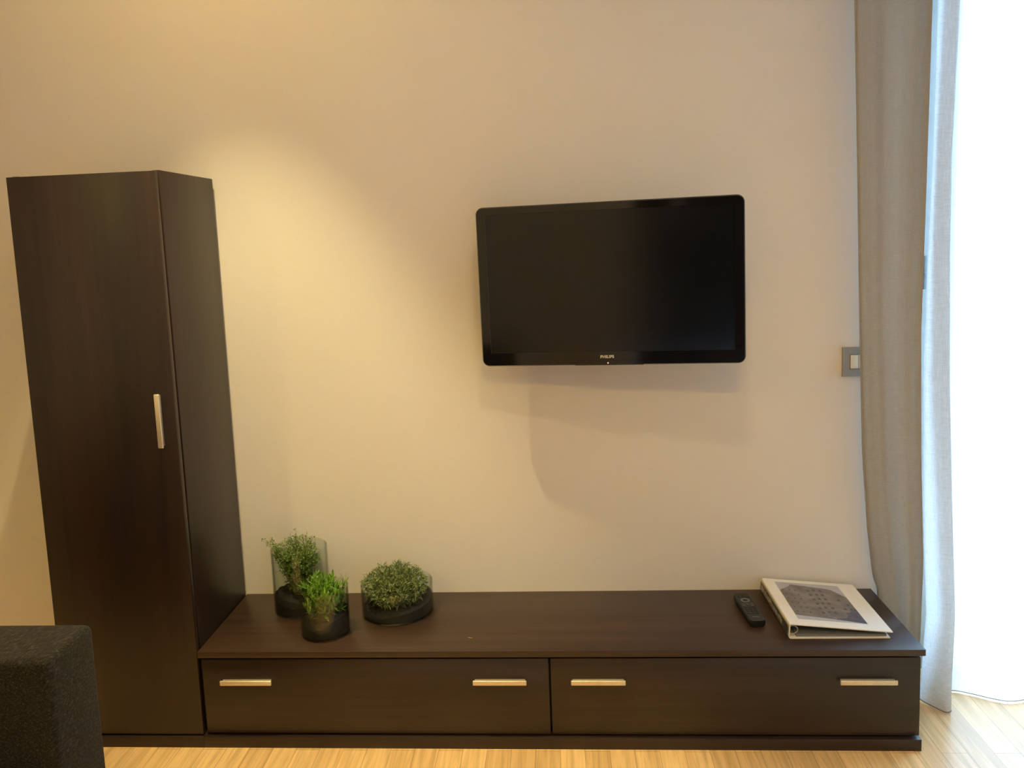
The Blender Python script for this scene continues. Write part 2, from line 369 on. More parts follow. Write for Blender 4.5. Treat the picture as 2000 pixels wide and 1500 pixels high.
loft(bm, [lp(SW, SH, .002, .004, SCZ), lp(SW, SH, .002, -.0008, SCZ), lp(SW+.0006, SH+.0006, .0025, -.0014, SCZ), lp(HW-.004, HH-.004, .017, -.0015), lp(HW-.001, HH-.001, .020, .002), lp(HW, HH, .021, .008), lp(HW, HH, .021, .022), lp(HW-.006, HH-.006, .018, .030)])
bm_obj('bezel', bm, M['gloss_black'], tv, True)
bm = bmesh.new(); loft(bm, [lp(SW+.0008, SH+.0008, .002, .0006, SCZ), lp(SW+.0008, SH+.0008, .002, .007, SCZ)], True, True)
bm_obj('screen', bm, M['screen'], tv)
bm = bmesh.new(); loft(bm, [lp(HW-.007, HH-.007, .018, .0285), lp(HW-.012, HH-.012, .02, .036), lp(.30, .17, .03, .062), lp(.285, .16, .03, .066)], False, True)
bm_obj('rear_housing', bm, M['matte_black'], tv, True)
bm = bmesh.new()   # trapezoid lip below the logo
prof = [(-.112, -.2195), (.105, -.2195), (.094, -.2325), (-.100, -.2325)]
a = [bm.verts.new((x, -.0035, z)) for x, z in prof]; b = [bm.verts.new((x, .012, z)) for x, z in prof]
bm.faces.new(a); bm.faces.new(b[::-1])
for k in range(4): bm.faces.new((a[k], a[(k+1) % 4], b[(k+1) % 4], b[k]))
bm_obj('lower_lip', bm, M['gloss_black'], tv)
bm = bmesh.new(); tube(bm, [(-.100, -.0036, -.2318), (.094, -.0036, -.2318)], .0010, 6); bm_obj('lip_edge', bm, M['lip'], tv)
def text_mesh(name, s, size, m, parent, loc, extr=.0003, bold=.0):
    cu = bpy.data.curves.new('t', 'FONT'); cu.body = s; cu.size = size; cu.align_x = 'CENTER'; cu.align_y = 'CENTER'; cu.extrude = extr; cu.offset = bold; cu.space_character = 1.08
    t = bpy.data.objects.new('t', cu); COL.objects.link(t)
    me = bpy.data.meshes.new_from_object(t.evaluated_get(bpy.context.evaluated_depsgraph_get())); me.name = name
    bpy.data.objects.remove(t); bpy.data.curves.remove(cu); me.materials.clear()
    me.transform(Matrix.Rotation(math.radians(90), 4, 'X')); me.transform(Matrix.Translation(Vector(loc)))
    return link(name, me, m, parent)
lg = text_mesh('logo', 'PHILIPS', .0115, M['logo'], tv, (-.008, -.0020, -.2085), bold=.00035)
bm = bmesh.new(); bmesh.ops.create_uvsphere(bm, u_segments=10, v_segments=6, radius=.0018, matrix=Matrix.Translation((-.006, -.0036, -.2262))); bm_obj('power_light', bm, M['led'], tv, True)
bm = bmesh.new(); add_box(bm, (-.10, .066, -.10), (.10, .070, .10), .001)
bm_obj('mounting_plate', bm, M['matte_black'], tv)
# wall arm of the bracket, reaching back to the wall plane
inv = TM.inverted(); bm = bmesh.new()
w0 = inv @ Vector((1.22, -.001, 1.27)); w1 = inv @ Vector((1.22, -.022, 1.27))
add_box(bm, (1.16, -.012, 1.17), (1.28, -.0008, 1.37), .001, xf=inv)
tube(bm, [inv @ Vector((1.22, -.012, 1.27)), (.0, .067, -.005)], .016, 10)
bm_obj('wall_bracket', bm, M['matte_black'], tv)

# ------------------------------------------------------------------ light switch
sw = thing('light_switch', 'square grey plate light switch on the wall beside the curtain edge', 'switch', (1.948, 0, 1.0055))
bm = bmesh.new()
x0, x1, z0, z1, a0, a1, b0, b1 = -.0445, .0445, -.0445, .0445, -.0235, .0235, -.0225, .0225
for lo, hi in (((x0, -.009, z0), (a0, -.0004, z1)), ((a1, -.009, z0), (x1, -.0004, z1)), ((a0, -.009, z0), (a1, -.0004, b0)), ((a0, -.009, b1), (a1, -.0004, z1))): add_box(bm, lo, hi)
bmesh.ops.remove_doubles(bm, verts=bm.verts, dist=1e-5)
bm_obj('cover_plate', bm, M['plate'], sw)
box('back_box', (a0+.0002, -.003, b0+.0002), (a1-.0002, -.0004, b1-.0002), M['wood_in'], sw)
for q0, q1 in ((a0+.0018, .0008), (.0018, a1-.0018)): box('rocker', (q0, -.0105, b0+.0018), (q1, -.003, b1-.0018), M['rocker'], sw, .0008)

# ------------------------------------------------------------------ planted glass vases
def vase(bm, cx, cy, R, z0, H, t=.0028, foot=.006):
    lathe(bm, [(0, z0), (R-.004, z0), (R-.001, z0+.0015), (R, z0+.005), (R, z0+H-.001), (R-t/2, z0+H), (R-t, z0+H-.001), (R-t, z0+foot+.003), (R-t-.003, z0+foot), (0, z0+foot)], cx, cy, 72)
def soil(bm, cx, cy, R, z0, fn, seg=48, rings=12):
    prev = None; base = [bm.verts.new((cx+R*math.cos(2*math.pi*k/seg), cy+R*math.sin(2*math.pi*k/seg), z0)) for k in range(seg)]
    c = bm.verts.new((cx, cy, fn(0, 0))); R_ = []
    for i in range(1, rings+1):
        r = R*i/rings
        R_.append([bm.verts.new((cx+r*math.cos(2*math.pi*k/seg), cy+r*math.sin(2*math.pi*k/seg), fn(r*math.cos(2*math.pi*k/seg), r*math.sin(2*math.pi*k/seg)) + random.uniform(-.0025, .0025))) for k in range(seg)])
    for k in range(seg): bm.faces.new((c, R_[0][k], R_[0][(k+1) % seg]))
    for a, b in zip(R_, R_[1:]):
        for k in range(seg): bm.faces.new((a[k], b[k], b[(k+1) % seg], a[(k+1) % seg]))
    for k in range(seg): bm.faces.new((R_[-1][k], base[k], base[(k+1) % seg], R_[-1][(k+1) % seg]))
    bm.faces.new(base)
def leaf(bm, p, d, ln, wd, up=None, curl=.25, cup=.3):
    d = d.normalized(); s = d.cross(up if up else Vector((random.uniform(-1, 1), random.uniform(-1, 1), random.uniform(.2, 1))))
    if s.length < 1e-4: s = d.orthogonal()
    s.normalize(); n = s.cross(d)
    P = [p, p+d*ln*.35+s*wd*.5+n*wd*cup, p+d*ln*.72+s*wd*.40-n*ln*curl*.3+n*wd*cup*.6, p+d*ln-n*ln*curl, p+d*ln*.72-s*wd*.40-n*ln*curl*.3+n*wd*cup*.6, p+d*ln*.35-s*wd*.5+n*wd*cup, p+d*ln*.4, p+d*ln*.72-n*ln*curl*.3]
    v = [bm.verts.new(q) for q in P]
    for f in ((0, 1, 6), (0, 6, 5), (1, 2, 7, 6), (6, 7, 4, 5), (2, 3, 7), (7, 3, 4)): bm.faces.new([v[i] for i in f])
def rv(): return Vector((random.gauss(0, 1), random.gauss(0, 1), random.gauss(0, 1))).normalized()
ZT = BH

# tall vase, fine stemmed plant with tiny round leaves
c1 = Vector((.219, -.097, ZT)); R1, H1 = .0865, .197
v1 = thing('potted_plant', 'tall clear glass cylinder with airy tiny-leaved plant spilling over its rim', 'potted plant', c1)
bm = bmesh.new(); vase(bm, c1.x, c1.y, R1, ZT+.0003, H1); bm_obj('glass_vase', bm, M['glass'], v1, True)
bm = bmesh.new(); soil(bm, c1.x, c1.y, R1-.0034, ZT+.0068, lambda x, y: ZT+.040+.012*math.exp(-((x+.02)**2+y*y)/.0015)-.12*x+.08*y); bm_obj('soil', bm, M['soil'], v1, True)
bs_, bl_ = bmesh.new(), bmesh.new()
for i in range(160):
    a = random.uniform(0, 2*math.pi); rr_ = random.random()**.5
    base = c1 + Vector((random.uniform(-.018, .022), random.uniform(-.02, .02), .035))
    if i < 9: tip = c1 + Vector((random.uniform(-.125, -.085), random.uniform(-.02, .02), random.uniform(.175, .235)))
    else: tip = c1 + Vector((.080*rr_*math.cos(a)-.003, .070*rr_*math.sin(a), random.uniform(.155, .222)))
    if 9 <= i < 14: tip.z = c1.z + random.uniform(.235, .262); tip.x = c1.x + random.uniform(-.02, .045)
    if 14 <= i < 22: tip = c1 + Vector((.066*math.cos(a), .06*math.sin(a), random.uniform(.10, .15)))
    mid = base.lerp(tip, .5); mid.z -= .004; side = Vector((tip.x-c1.x, tip.y-c1.y, 0)); mid -= side*.20
    pts = []
    for k in range(9):
        t = k/8; q = base*(1-t)**2 + mid*2*t*(1-t) + tip*t*t + rv()*.0016
        dx, dy = q.x-c1.x, q.y-c1.y; rad = math.hypot(dx, dy)
        if rad > R1-.006 and q.z < ZT+H1+.004: q.x = c1.x+dx*(R1-.006)/rad; q.y = c1.y+dy*(R1-.006)/rad
        pts.append(q)
    tube(bs_, pts, [.0009-.00055*k/8 for k in range(9)], 4, False)
    for k in range(1, 9):
        t = k/8
        if t < .2: continue
        nn = random.randint(5, 8)
        if i < 9 and k > 5: nn = 7
        elif i < 14 and k > 6: nn = 4
        for _ in range(nn):
            d = (rv() + Vector((0, 0, .3))).normalized(); u = random.random(); p0 = pts[k-1].lerp(pts[k], u); sl = random.uniform(.002, .009)
            p = p0 + d*sl; rad = math.hypot(p.x-c1.x, p.y-c1.y)
            if rad > R1-.009 and p.z < ZT+H1+.008: continue
            if sl > .005: tube(bs_, [p0, p], .00025, 3, False)
            leaf(bl_, p, d, random.uniform(.0045, .0080), random.uniform(.0040, .0062), curl=.15)
st = bm_obj('stems', bs_, M['stem'], v1); bm_obj('leaves', bl_, M['leaf1'], v1)
kids(v1)

# small front vase, bright green pointed leaves
c2 = Vector((.3405, -.259, ZT)); R2, H2 = .0715, .138
v2 = thing('potted_plant', 'smaller clear glass cylinder in front with bright green pointed leaves', 'potted plant', c2)
bm = bmesh.new(); vase(bm, c2.x, c2.y, R2, ZT+.0003, H2, .0030, .007); bm_obj('glass_vase', bm, M['glass'], v2, True)
bm = bmesh.new(); soil(bm, c2.x, c2.y, R2-.0036, ZT+.0078, lambda x, y: ZT+.030+.030*max(0, x/R2+.25)+.014*max(0, y/R2)); bm_obj('soil', bm, M['soil'], v2, True)
bl_, bs_ = bmesh.new(), bmesh.new()
for i in range(170):
    a = random.uniform(0, 2*math.pi); r0 = random.uniform(0, .034); base = c2 + Vector((r0*math.cos(a)+.004, r0*math.sin(a)+.01, .03))
    a2 = a + random.uniform(-.6, .6); rt = random.uniform(.008, .062); tip = c2 + Vector((rt*math.cos(a2)+.003, rt*math.sin(a2), random.uniform(.085, .150) - max(0, rt-.045)*.6))
    pts = [base.lerp(tip, k/4)+rv()*.0012 for k in range(5)]
    tube(bs_, pts, .0011, 4, False)
    for k in range(2, 5):
        for _ in range(1 if k < 3 else 4):
            d = (Vector((math.cos(a2), math.sin(a2), 0))*random.uniform(.1, .9)+Vector((0, 0, random.uniform(.25, 1.0)))+rv()*.55).normalized()
            ln = random.uniform(.018, .034); q = pts[k]+d*ln
            if math.hypot(q.x-c2.x, q.y-c2.y) > R2-.005 and q.z < ZT+H2+.006: continue
            leaf(bl_, pts[k], d, ln, random.uniform(.0045, .0080), Vector((-math.sin(a2), math.cos(a2), .1)).cross(d), curl=random.uniform(.0, .3), cup=.2)
bm_obj('stems', bs_, M['stem_dark'], v2); bm_obj('leaves', bl_, M['leaf2'], v2)
kids(v2)

# wide low vase, cushion of narrow curled leaves
c3 = Vector((.529, -.124, ZT)); R3, H3 = .1105, .092
v3 = thing('potted_plant', 'wide low clear glass bowl with a domed cushion of narrow grey-green leaves', 'potted plant', c3)
bm = bmesh.new(); vase(bm, c3.x, c3.y, R3, ZT+.0003, H3, .0030, .006); bm_obj('glass_vase', bm, M['glass'], v3, True)
bm = bmesh.new(); soil(bm, c3.x, c3.y, R3-.0036, ZT+.0068, lambda x, y: ZT+.028+.17*max(-.05, x)+.10*max(-.05, y)*.6-.05*max(0, -y)*.2); bm_obj('soil', bm, M['soil'], v3, True)
bl_, bs_ = bmesh.new(), bmesh.new()
cc = c3 + Vector((-.006, .0, .068))
for i in range(3100):
    th = random.uniform(0, 2*math.pi); ph = math.acos(random.uniform(-.55, 1)); rr_ = random.uniform(.35, 1.0)**.8
    n = Vector((math.sin(ph)*math.cos(th), math.sin(ph)*math.sin(th), math.cos(ph)))
    k = 1+.09*math.sin(5*th+1)*math.sin(3*ph)
    p = cc + Vector((n.x*.104*k*rr_, n.y*.094*k*rr_, n.z*(.068 if n.z > 0 else .060)*k*rr_))
    if n.z < 0: p.x = cc.x + (p.x-cc.x)*(1+n.z*.55); p.y = cc.y + (p.y-cc.y)*(1+n.z*.55)
    d = (n*.8 + rv()*.95 + Vector((0, 0, .15))).normalized(); ln = random.uniform(.011, .021); q = p+d*ln
    if math.hypot(q.x-c3.x, q.y-c3.y) > R3-.005 and q.z < ZT+H3+.004: continue
    leaf(bl_, p, d, ln, random.uniform(.0028, .0043), curl=random.uniform(-.3, .5), cup=.15)
for i in range(90):
    th = random.uniform(0, 2*math.pi); ph = random.uniform(.1, 1.45); n = Vector((math.sin(ph)*math.cos(th), math.sin(ph)*math.sin(th), math.cos(ph)))
    p = cc + Vector((n.x*.086, n.y*.080, n.z*.062)); t = (n+rv()*.6).normalized(); q = p + t*random.uniform(.012, .022); e = q + (t+Vector((0, 0, -1.1))+rv()*.5).normalized()*.008
    if math.hypot(q.x-c3.x, q.y-c3.y) > R3-.006 and min(q.z, e.z) < ZT+H3+.003: continue
    tube(bs_, [p, p.lerp(q, .6), q, e], .0006, 4, False); leaf(bl_, q, t, .009, .0024); leaf(bl_, e, rv(), .008, .0022)
for i in range(60):
    th = random.uniform(0, 6.28); tube(bs_, [c3+Vector((random.gauss(0, .014), random.gauss(0, .014), .028)), cc+Vector((math.cos(th)*.05, math.sin(th)*.05, 0))], .0009, 4, False)
bm_obj('stems', bs_, M['stem_dark'], v3); bm_obj('leaves', bl_, M['leaf3'], v3)
kids(v3)

# ------------------------------------------------------------------ remote control
rc = thing('remote_control', 'black television remote control lying beside the white binder', 'remote control', (1.5885, -.160, ZT), rot=.055)
bm = bmesh.new()
def rc_loop(s, z): 
    out = []
    for x, y in rr(.0235*s, .090, .012):
        k = 1 - .10*(1-abs(y)/.09)**1 * 0 - (.08 if y > .03 else 0)*0
        out.append((x*(.86+.14*abs(y)/.09) if abs(y) < .06 else x, y, z))
    return out
loft(bm, [rc_loop(.80, .0006), rc_loop(.95, .004), rc_loop(1, .010), rc_loop(1, .016), rc_loop(.90, .0195)], True, True)
bm_obj('body', bm, M['remote'], rc, True)
def keypad(name, lst, m, h=.0012, bev=.0006):
    for cx_, cy_, w_, d_ in lst: box(name, (cx_-w_/2, cy_-d_/2, .0194), (cx_+w_/2, cy_+d_/2, .0196+h), m, rc, bev)
keypad('button', [(0, .076, .008, .007), (-.012, .063, .008, .004), (0, .063, .008, .004), (.012, .063, .008, .004)], M['rubber'])
bm = bmesh.new(); seg = 28
prof = [(.0135, .0196), (.0135, .0212), (.0128, .0216), (.0088, .0216), (.0080, .0212), (.0080, .0196)]
lathe(bm, prof, 0, .040, seg); bm_obj('navigation_ring', bm, M['keygrey'], rc, True)
bm = bmesh.new(); lathe(bm, [(0, .0208), (.0055, .0208), (.006, .0196)], 0, .040, 16); bm_obj('button', bm, M['rubber'], rc, True)
keypad('button', [(-.0125, .018, .009, .0035), (0, .016, .009, .0035), (.0125, .018, .009, .0035), (-.0125, .008, .009, .0035), (.0125, .008, .009, .0035)], M['keygrey'])
keypad('button', [(x, y, .0095, .0055) for y in (-.006, -.018, -.030, -.042) for x in (-.0125, 0, .0125)], M['rubber'])
box('label_strip', (-.010, -.066, .0193), (.010, -.063, .0199), M['keygrey'], rc)

# ------------------------------------------------------------------ ring binder
rb = thing('ring_binder', 'white ring binder with a grey building picture on its cover', 'binder', (1.8, -.166, ZT))
bx0, bx1, by0, by1, bh = 1.6585, 1.935, -.3175, -.0155, .0430
bm = bmesh.new(); 
t = .003
# bottom cover, spine and top cover as one folded sheet (rounded folds)
def sheet(bm, prof, y0, y1, t):
    """prof: polyline of (x,z); gives a sheet of thickness t extruded in y"""
    P = [Vector((x, 0, z)) for x, z in prof]; off = []
    for i, p in enumerate(P):
        a = P[max(i-1, 0)]; b = P[min(i+1, len(P)-1)]; d = (b-a).normalized(); off.append(p + Vector((-d.z, 0, d.x))*t)
    loop = P + off[::-1]
    A = [bm.verts.new((p.x, y0, p.z)) for p in loop]; B = [bm.verts.new((p.x, y1, p.z)) for p in loop]
    n = len(loop); m = len(P)
    for k in range(n): bm.faces.new((A[k], A[(k+1) % n], B[(k+1) % n], B[k]))
    for k in range(m-1): bm.faces.new((A[k], A[k+1], A[n-2-k], A[n-1-k])); bm.faces.new((B[k+1], B[k], B[n-1-k], B[n-2-k]))
zb = ZT + .0006
bot = [(bx1-.004, zb), (bx0+.006, zb), (bx0+.0018, zb+.0018), (bx0, zb+.006)]
sp = [(bx0, zb+.006), (bx0+.002, zb+bh-.003)]
top = [(bx0+.002, zb+bh-.003), (bx0+.004, zb+bh), (bx0+.012, zb+bh-.0002), (bx1+.003, zb+.0185)]
def solid(name, prof, y0=by0, y1=by1, th=.0028):
    bm = bmesh.new(); sheet(bm, prof, y0, y1, -th if name != 'x' else th); return bm_obj(name, bm, M['binder'], rb)
solid('bottom_cover', bot); solid('spine', sp); tcov = solid('top_cover', top)
# local frame on the sloping cover
P0 = Vector((bx0+.012, by0, zb+bh-.0002)); P1 = Vector((bx1+.003, by0, zb+.0185)); ux = (P1-P0).normalized(); nz = Vector((-ux.z, 0, ux.x)); cl = (P1-P0).length
def on_cover(u, v, h): return P0 + ux*(u*cl) + Vector((0, v*(by1-by0), 0)) + nz*h
def cover_poly(name, pts, h, m, parent):
    bm = bmesh.new(); A = [bm.verts.new(on_cover(u, v, h)) for u, v in pts]; B = [bm.verts.new(on_cover(u, v, h-.0002)) for u, v in pts]; n = len(pts)
    bm.faces.new(A); bm.faces.new(B[::-1])
    for k in range(n): bm.faces.new((A[k], B[k], B[(k+1) % n], A[(k+1) % n]))
    return bm_obj(name, bm, m, parent)
pic = cover_poly('cover_picture', [(.09, .115), (.80, .115), (.80, .93), (.09, .93)], .0004, M['pic_sky'], rb)
fac = cover_poly('facade', [(.092, .20), (.17, .19), (.45, .165), (.797, .12), (.797, .66), (.74, .74), (.68, .82), (.60, .84), (.25, .885), (.22, .84), (.092, .73)], .0007, M['pic_build'], pic)
fac.data.materials.append(M['pic_win']); bm = bmesh.new(); bm.from_mesh(fac.data)
for rw in range(6):   # printed rows of windows, part of the picture itself
    for cl_ in range(10):
        if cl_ in (3, 7): continue
        u = .125+.067*cl_+random.uniform(-.005, .005); v = .26+.095*rw + (.02 if cl_ > 4 else 0); w_, h_ = (.018, .026) if cl_ < 3 else (.032, .040)
        if (u > .68 and v > .55) or v > .76 or (cl_ > 6 and random.random() < .4): continue
        q = [bm.verts.new(on_cover(u+du, v+dv, .0009)) for du, dv in ((0, 0), (w_, 0), (w_, h_), (0, h_))]; bm.faces.new(q).material_index = 1
bm.to_mesh(fac.data); bm.free()
cover_poly('street_print', [(.50, .158), (.797, .125), (.797, .42), (.70, .33), (.62, .20), (.52, .19)], .0010, M['pic_blue'], pic)
# spine insert
bm = bmesh.new()
def sp_quad(bm, y0, y1, z0, z1, off):
    q = [bm.verts.new((bx0 - off + .002*(z-.006)/(bh-.009), y, zb+z)) for y, z in ((y0, z0), (y1, z0), (y1, z1), (y0, z1))]; bm.faces.new(q)
sp_quad(bm, by0+.05, by1-.006, .012, bh-.007, .0034); si = bm_obj('spine_insert', bm, M['spine_print'], rb)
bm = bmesh.new(); sp_quad(bm, by0+.004, by0+.05, .008, bh-.006, .0034); bm_obj('spine_block', bm, M['spine_blue'], rb)
bm = bmesh.new(); yy = by0+.058
while yy < by1-.02:
    w_ = random.uniform(.002, .005); zz = random.uniform(.014, .02); sp_quad(bm, yy, yy+w_, zz, bh-random.uniform(.010, .018), .0037); yy += w_+random.uniform(.003, .006)
bm_obj('spine_marks', bm, M['binder'], rb)
# ring mechanism and pages
bm = bmesh.new(); add_box(bm, (bx0+.006, by0+.012, zb+.0035), (bx0+.020, by1-.012, zb+.0085), .001)
for ry in (by0+.016, by0+.10, by0+.20, by1-.02):
    tube(bm, [(bx0+.016+.013*math.cos(a), ry, zb+.019+.0115*math.sin(a)) for a in [2*math.pi*k/20 for k in range(21)]], .0016, 8, False)
bm_obj('ring_mechanism', bm, M['metal'], rb, True)
boxes('paper_stack', [((bx0+.022, by0+.006, zb+.0034), (bx1-.012, by1-.006, zb+.0095))], M['shaded_paper'], rb)
kids(rb)

# ------------------------------------------------------------------ splinter on the bench
bm = bmesh.new(); add_box(bm, (-.0065, -.0006, 0), (.0065, .0006, .0009), .0002)
o = bm_obj('wood_splinter', bm, M['straw'], None); o.location = (.772, -.303, ZT+.0002); o.rotation_euler = (0, 0, -.25)
tag(o, 'tiny pale straw splinter lying near the front edge of the bench top', 'splinter')

# ------------------------------------------------------------------ curtains
def interp(tab, z):
    tab = sorted(tab)
    if z <= tab[0][0]: return tab[0][1]
    for (a, p), (b, q) in zip(tab, tab[1:]):
        if z <= b:
            t = (z-a)/(b-a); t = t*t*(3-2*t) if False else t
            return tuple(pi+(qi-pi)*t for pi, qi in zip(p, q))
    return tab[-1][1]
def catmull(pts, per=6):
    P = [Vector(p) for p in pts]; P = [P[0]*2-P[1]] + P + [P[-1]*2-P[-2]]; out = []
    for i in range(1, len(P)-2):
        for k in range(per):
            t = k/per; a, b, c, d = P[i-1], P[i], P[i+1], P[i+2]
            out.append(.5*((2*b)+(c-a)*t+(2*a-5*b+4*c-d)*t*t+(3*b-a-3*c+d)*t**3))
    out.append(P[-2]); return out
def curtain_mesh(path_at, z0, z1, nz):
    bm = bmesh.new(); rows = []
    for i in range(nz+1):
        z = z0+(z1-z0)*(i/nz)
        rows.append([bm.verts.new((p.x, p.y, z)) for p in path_at(z)])
    for a, b in zip(rows, rows[1:]):
        for k in range(len(a)-1): bm.faces.new((a[k], a[k+1], b[k+1], b[k]))
    return bm
def hem_obj(path_at, z, parent, r=.0014):
    bm = bmesh.new(); tube(bm, [(p.x, p.y, z) for p in path_at(z)], r, 5); return bm_obj('hem', bm, M['hem'], parent)
# left gathered panel in front of the wall
LE = [(0, (2.012, -.035)), (.29, (2.010, -.030)), (.34, (1.992, -.034)), (.50, (1.965, -.058)), (.722, (1.943, -.072)), (1.029, (1.927, -.085)), (1.615, (1.910, -.09)), (2.033, (1.898, -.09)), (3.0, (1.885, -.09))]
RE = [(0, (2.100, -.085)), (.154, (2.112, -.09)), (.417, (2.112, -.10)), (.728, (2.094, -.112)), (1.102, (2.082, -.12)), (1.463, (2.087, -.12)), (2.013, (2.093, -.12)), (3.0, (2.105, -.12))]
def path1(z):
    l, r = interp(LE, z), interp(RE, z); n = 44; out = []
    amp = .006+.003*math.sin(z*1.3)
    for k in range(n+1):
        u = k/n; x = l[0]+(r[0]-l[0])*u; y = l[1]+(r[1]-l[1])*u
        edge = math.sin(math.pi*u)**.5 if 0 < u < 1 else 0
        w = amp*math.sin(u*2*math.pi*1.6+.8+.5*math.sin(z*1.1)) + .003*math.sin(u*2*math.pi*3.7+z*.9)
        y += -(w+.008)*edge - (.022*(u-.78)/.22 if u > .78 else 0)*0
        x += .003*math.sin(z*2.1+u*5)*edge
        out.append(Vector((max(x, 2.006) if z < .31 else x, min(y, -.014), 0)))
    # returned selvedge on the left and rolled edge on the right
    out = [Vector((l[0]+.012, l[1]+.012, 0)), Vector((l[0]+.002, l[1]+.010, 0))] + out + [Vector((r[0]+.001, r[1]+.012, 0)), Vector((r[0]-.010, r[1]+.022, 0))]
    if z < .31: out = [Vector((max(p.x, 2.006), min(p.y, -.008), 0)) for p in out]
    return out
cu1 = thing('curtain', 'grey beige linen curtain gathered in front of the wall beside the light switch', 'curtain', (2.05, -.07, 0))
bm_obj('cloth', curtain_mesh(path1, .006, 2.96, 90), M['linen'], cu1, True)
hem_obj(path1, .0055, cu1)
bm = bmesh.new(); rows = [[bm.verts.new((interp(LE, z)[0]+dx, interp(LE, z)[1]-.0016-(.001 if dx else 0), z)) for dx in (-.0005, .011)] for z in [.30+2.66*i/60 for i in range(61)]]
for a, b in zip(rows, rows[1:]): bm.faces.new((a[0], a[1], b[1], b[0]))
bm_obj('side_hem', bm, M['linen'], cu1, True)
kids(cu1)
# right sheer with a rolled leading edge
C2L = [(0, (2.092, -.150)), (.263, (2.112, -.135)), (.577, (2.101, -.13)), (.956, (2.092, -.13)), (1.32, (2.097, -.13)), (1.602, (2.105, -.13)), (2.01, (2.108, -.13)), (3.0, (2.125, -.13))]
C2R = [(0, (2.150, -.212)), (.072, (2.166, -.18)), (.278, (2.178, -.165)), (.586, (2.165, -.16)), (.96, (2.148, -.16)), (1.319, (2.140, -.16)), (1.597, (2.139, -.16)), (2.0, (2.150, -.16)), (3.0, (2.165, -.16))]
def path2(z):
    l, r = interp(C2L, z), interp(C2R, z); low = max(0, 1-z/.5)
    pts = [(2.20, -.070, 0), (2.15, -.078, 0), (l[0]+.006, l[1]+.022, 0), (l[0], l[1], 0), ((l[0]*.62+r[0]*.38), (l[1]*.45+r[1]*.55)-.004, 0), ((l[0]*.3+r[0]*.7), r[1]-.002+.006*math.sin(z*2), 0), (r[0]-.002, r[1]+.003, 0), (r[0], r[1]+.014, 0), (r[0]-.012, -.125, 0), (r[0]+.012, -.108, 0)]
    x = r[0]+.045
    ys = [(-.099+.0*low), -.118, -.142, -.156, -.150, -.134, -.118, -.112, -.124, -.140, -.152, -.146, -.130, -.116, -.110, -.122, -.140]
    for k, y in enumerate(ys): pts.append((2.209+.043*k+.004*math.sin(z*1.7+k), y+.008*math.sin(z*1.1+k*.7)*min(1, z), 0)) 
    return catmull(pts, 5)
cu2 = thing('curtain', 'bright sheer linen curtain with a rolled edge hanging across the window', 'curtain', (2.5, -.13, 0))
bm_obj('cloth', curtain_mesh(path2, .006, 2.96, 80), M['sheer'], cu2, True)
hem_obj(path2, .0055, cu2)
kids(cu2)
rl = box('curtain_rail', (1.86, -.15, 2.962), (3.55, -.07, 2.985), M['rail'], None, .003)
tag(rl, 'white curtain rail under the ceiling above the two curtains', 'curtain rail')
for x in (1.95, 2.7, 3.45): box('bracket', (x, -.12, 2.985), (x+.03, -.09, CEIL), M['rail'], rl)

# ------------------------------------------------------------------ sofa
sf = thing('sofa', 'dark grey fabric sofa with square arm at lower left near the camera', 'sofa', (-.45, -1.85, 0))
box('arm', (-.93, -1.030, .10), (.020, -.870, .620), M['sofa'], sf, .015, 4)
box('arm', (-.93, -2.980, .10), (.020, -2.820, .620), M['sofa'], sf, .022, 4)
box('seat_base', (-.92, -2.818, .10), (.012, -1.032, .27), M['sofa'], sf, .015, 3)
for a, b in ((-2.815, -1.930), (-1.924, -1.036)): box('seat_cushion', (-.70, a, .272), (.010, b, .405), M['sofa'], sf, .03, 4)
box('backrest', (-.925, -2.815, .272), (-.702, -1.035, .80), M['sofa'], sf, .03, 4)
for x in (-.88, -.07):
    for y in (-2.93, -.97): box('leg', (x, y, 0), (x+.045, y+.045, .102), M['matte_black'], sf, .003)
kids(sf)

# ------------------------------------------------------------------ ceiling downlights, the rear two added for fill
for i, (x, y, *_r) in enumerate(LAMPS):
    t = thing('downlight_or_fill', ['small recessed ceiling downlight above the tall cabinet', 'recessed ceiling downlight in front of the television', 'added fill lamp in the ceiling near the rear door', 'added fill lamp in the ceiling at the sofa far end'][i], 'ceiling light', (x, y, CEIL), 'ceiling downlights')
    bm = bmesh.new(); lathe(bm, [(.050, 0), (.050, -.004), (.046, -.006), (.036, -.004), (.036, 0)], 0, 0, 32, True); bm_obj('trim_ring', bm, M['rail'], t, True)
    bm = bmesh.new(); lathe(bm, [(0, -.001), (.0355, -.001), (.0355, -.0002), (0, -.0002)], 0, 0, 24); bm_obj('lens', bm, M['lens'], t)

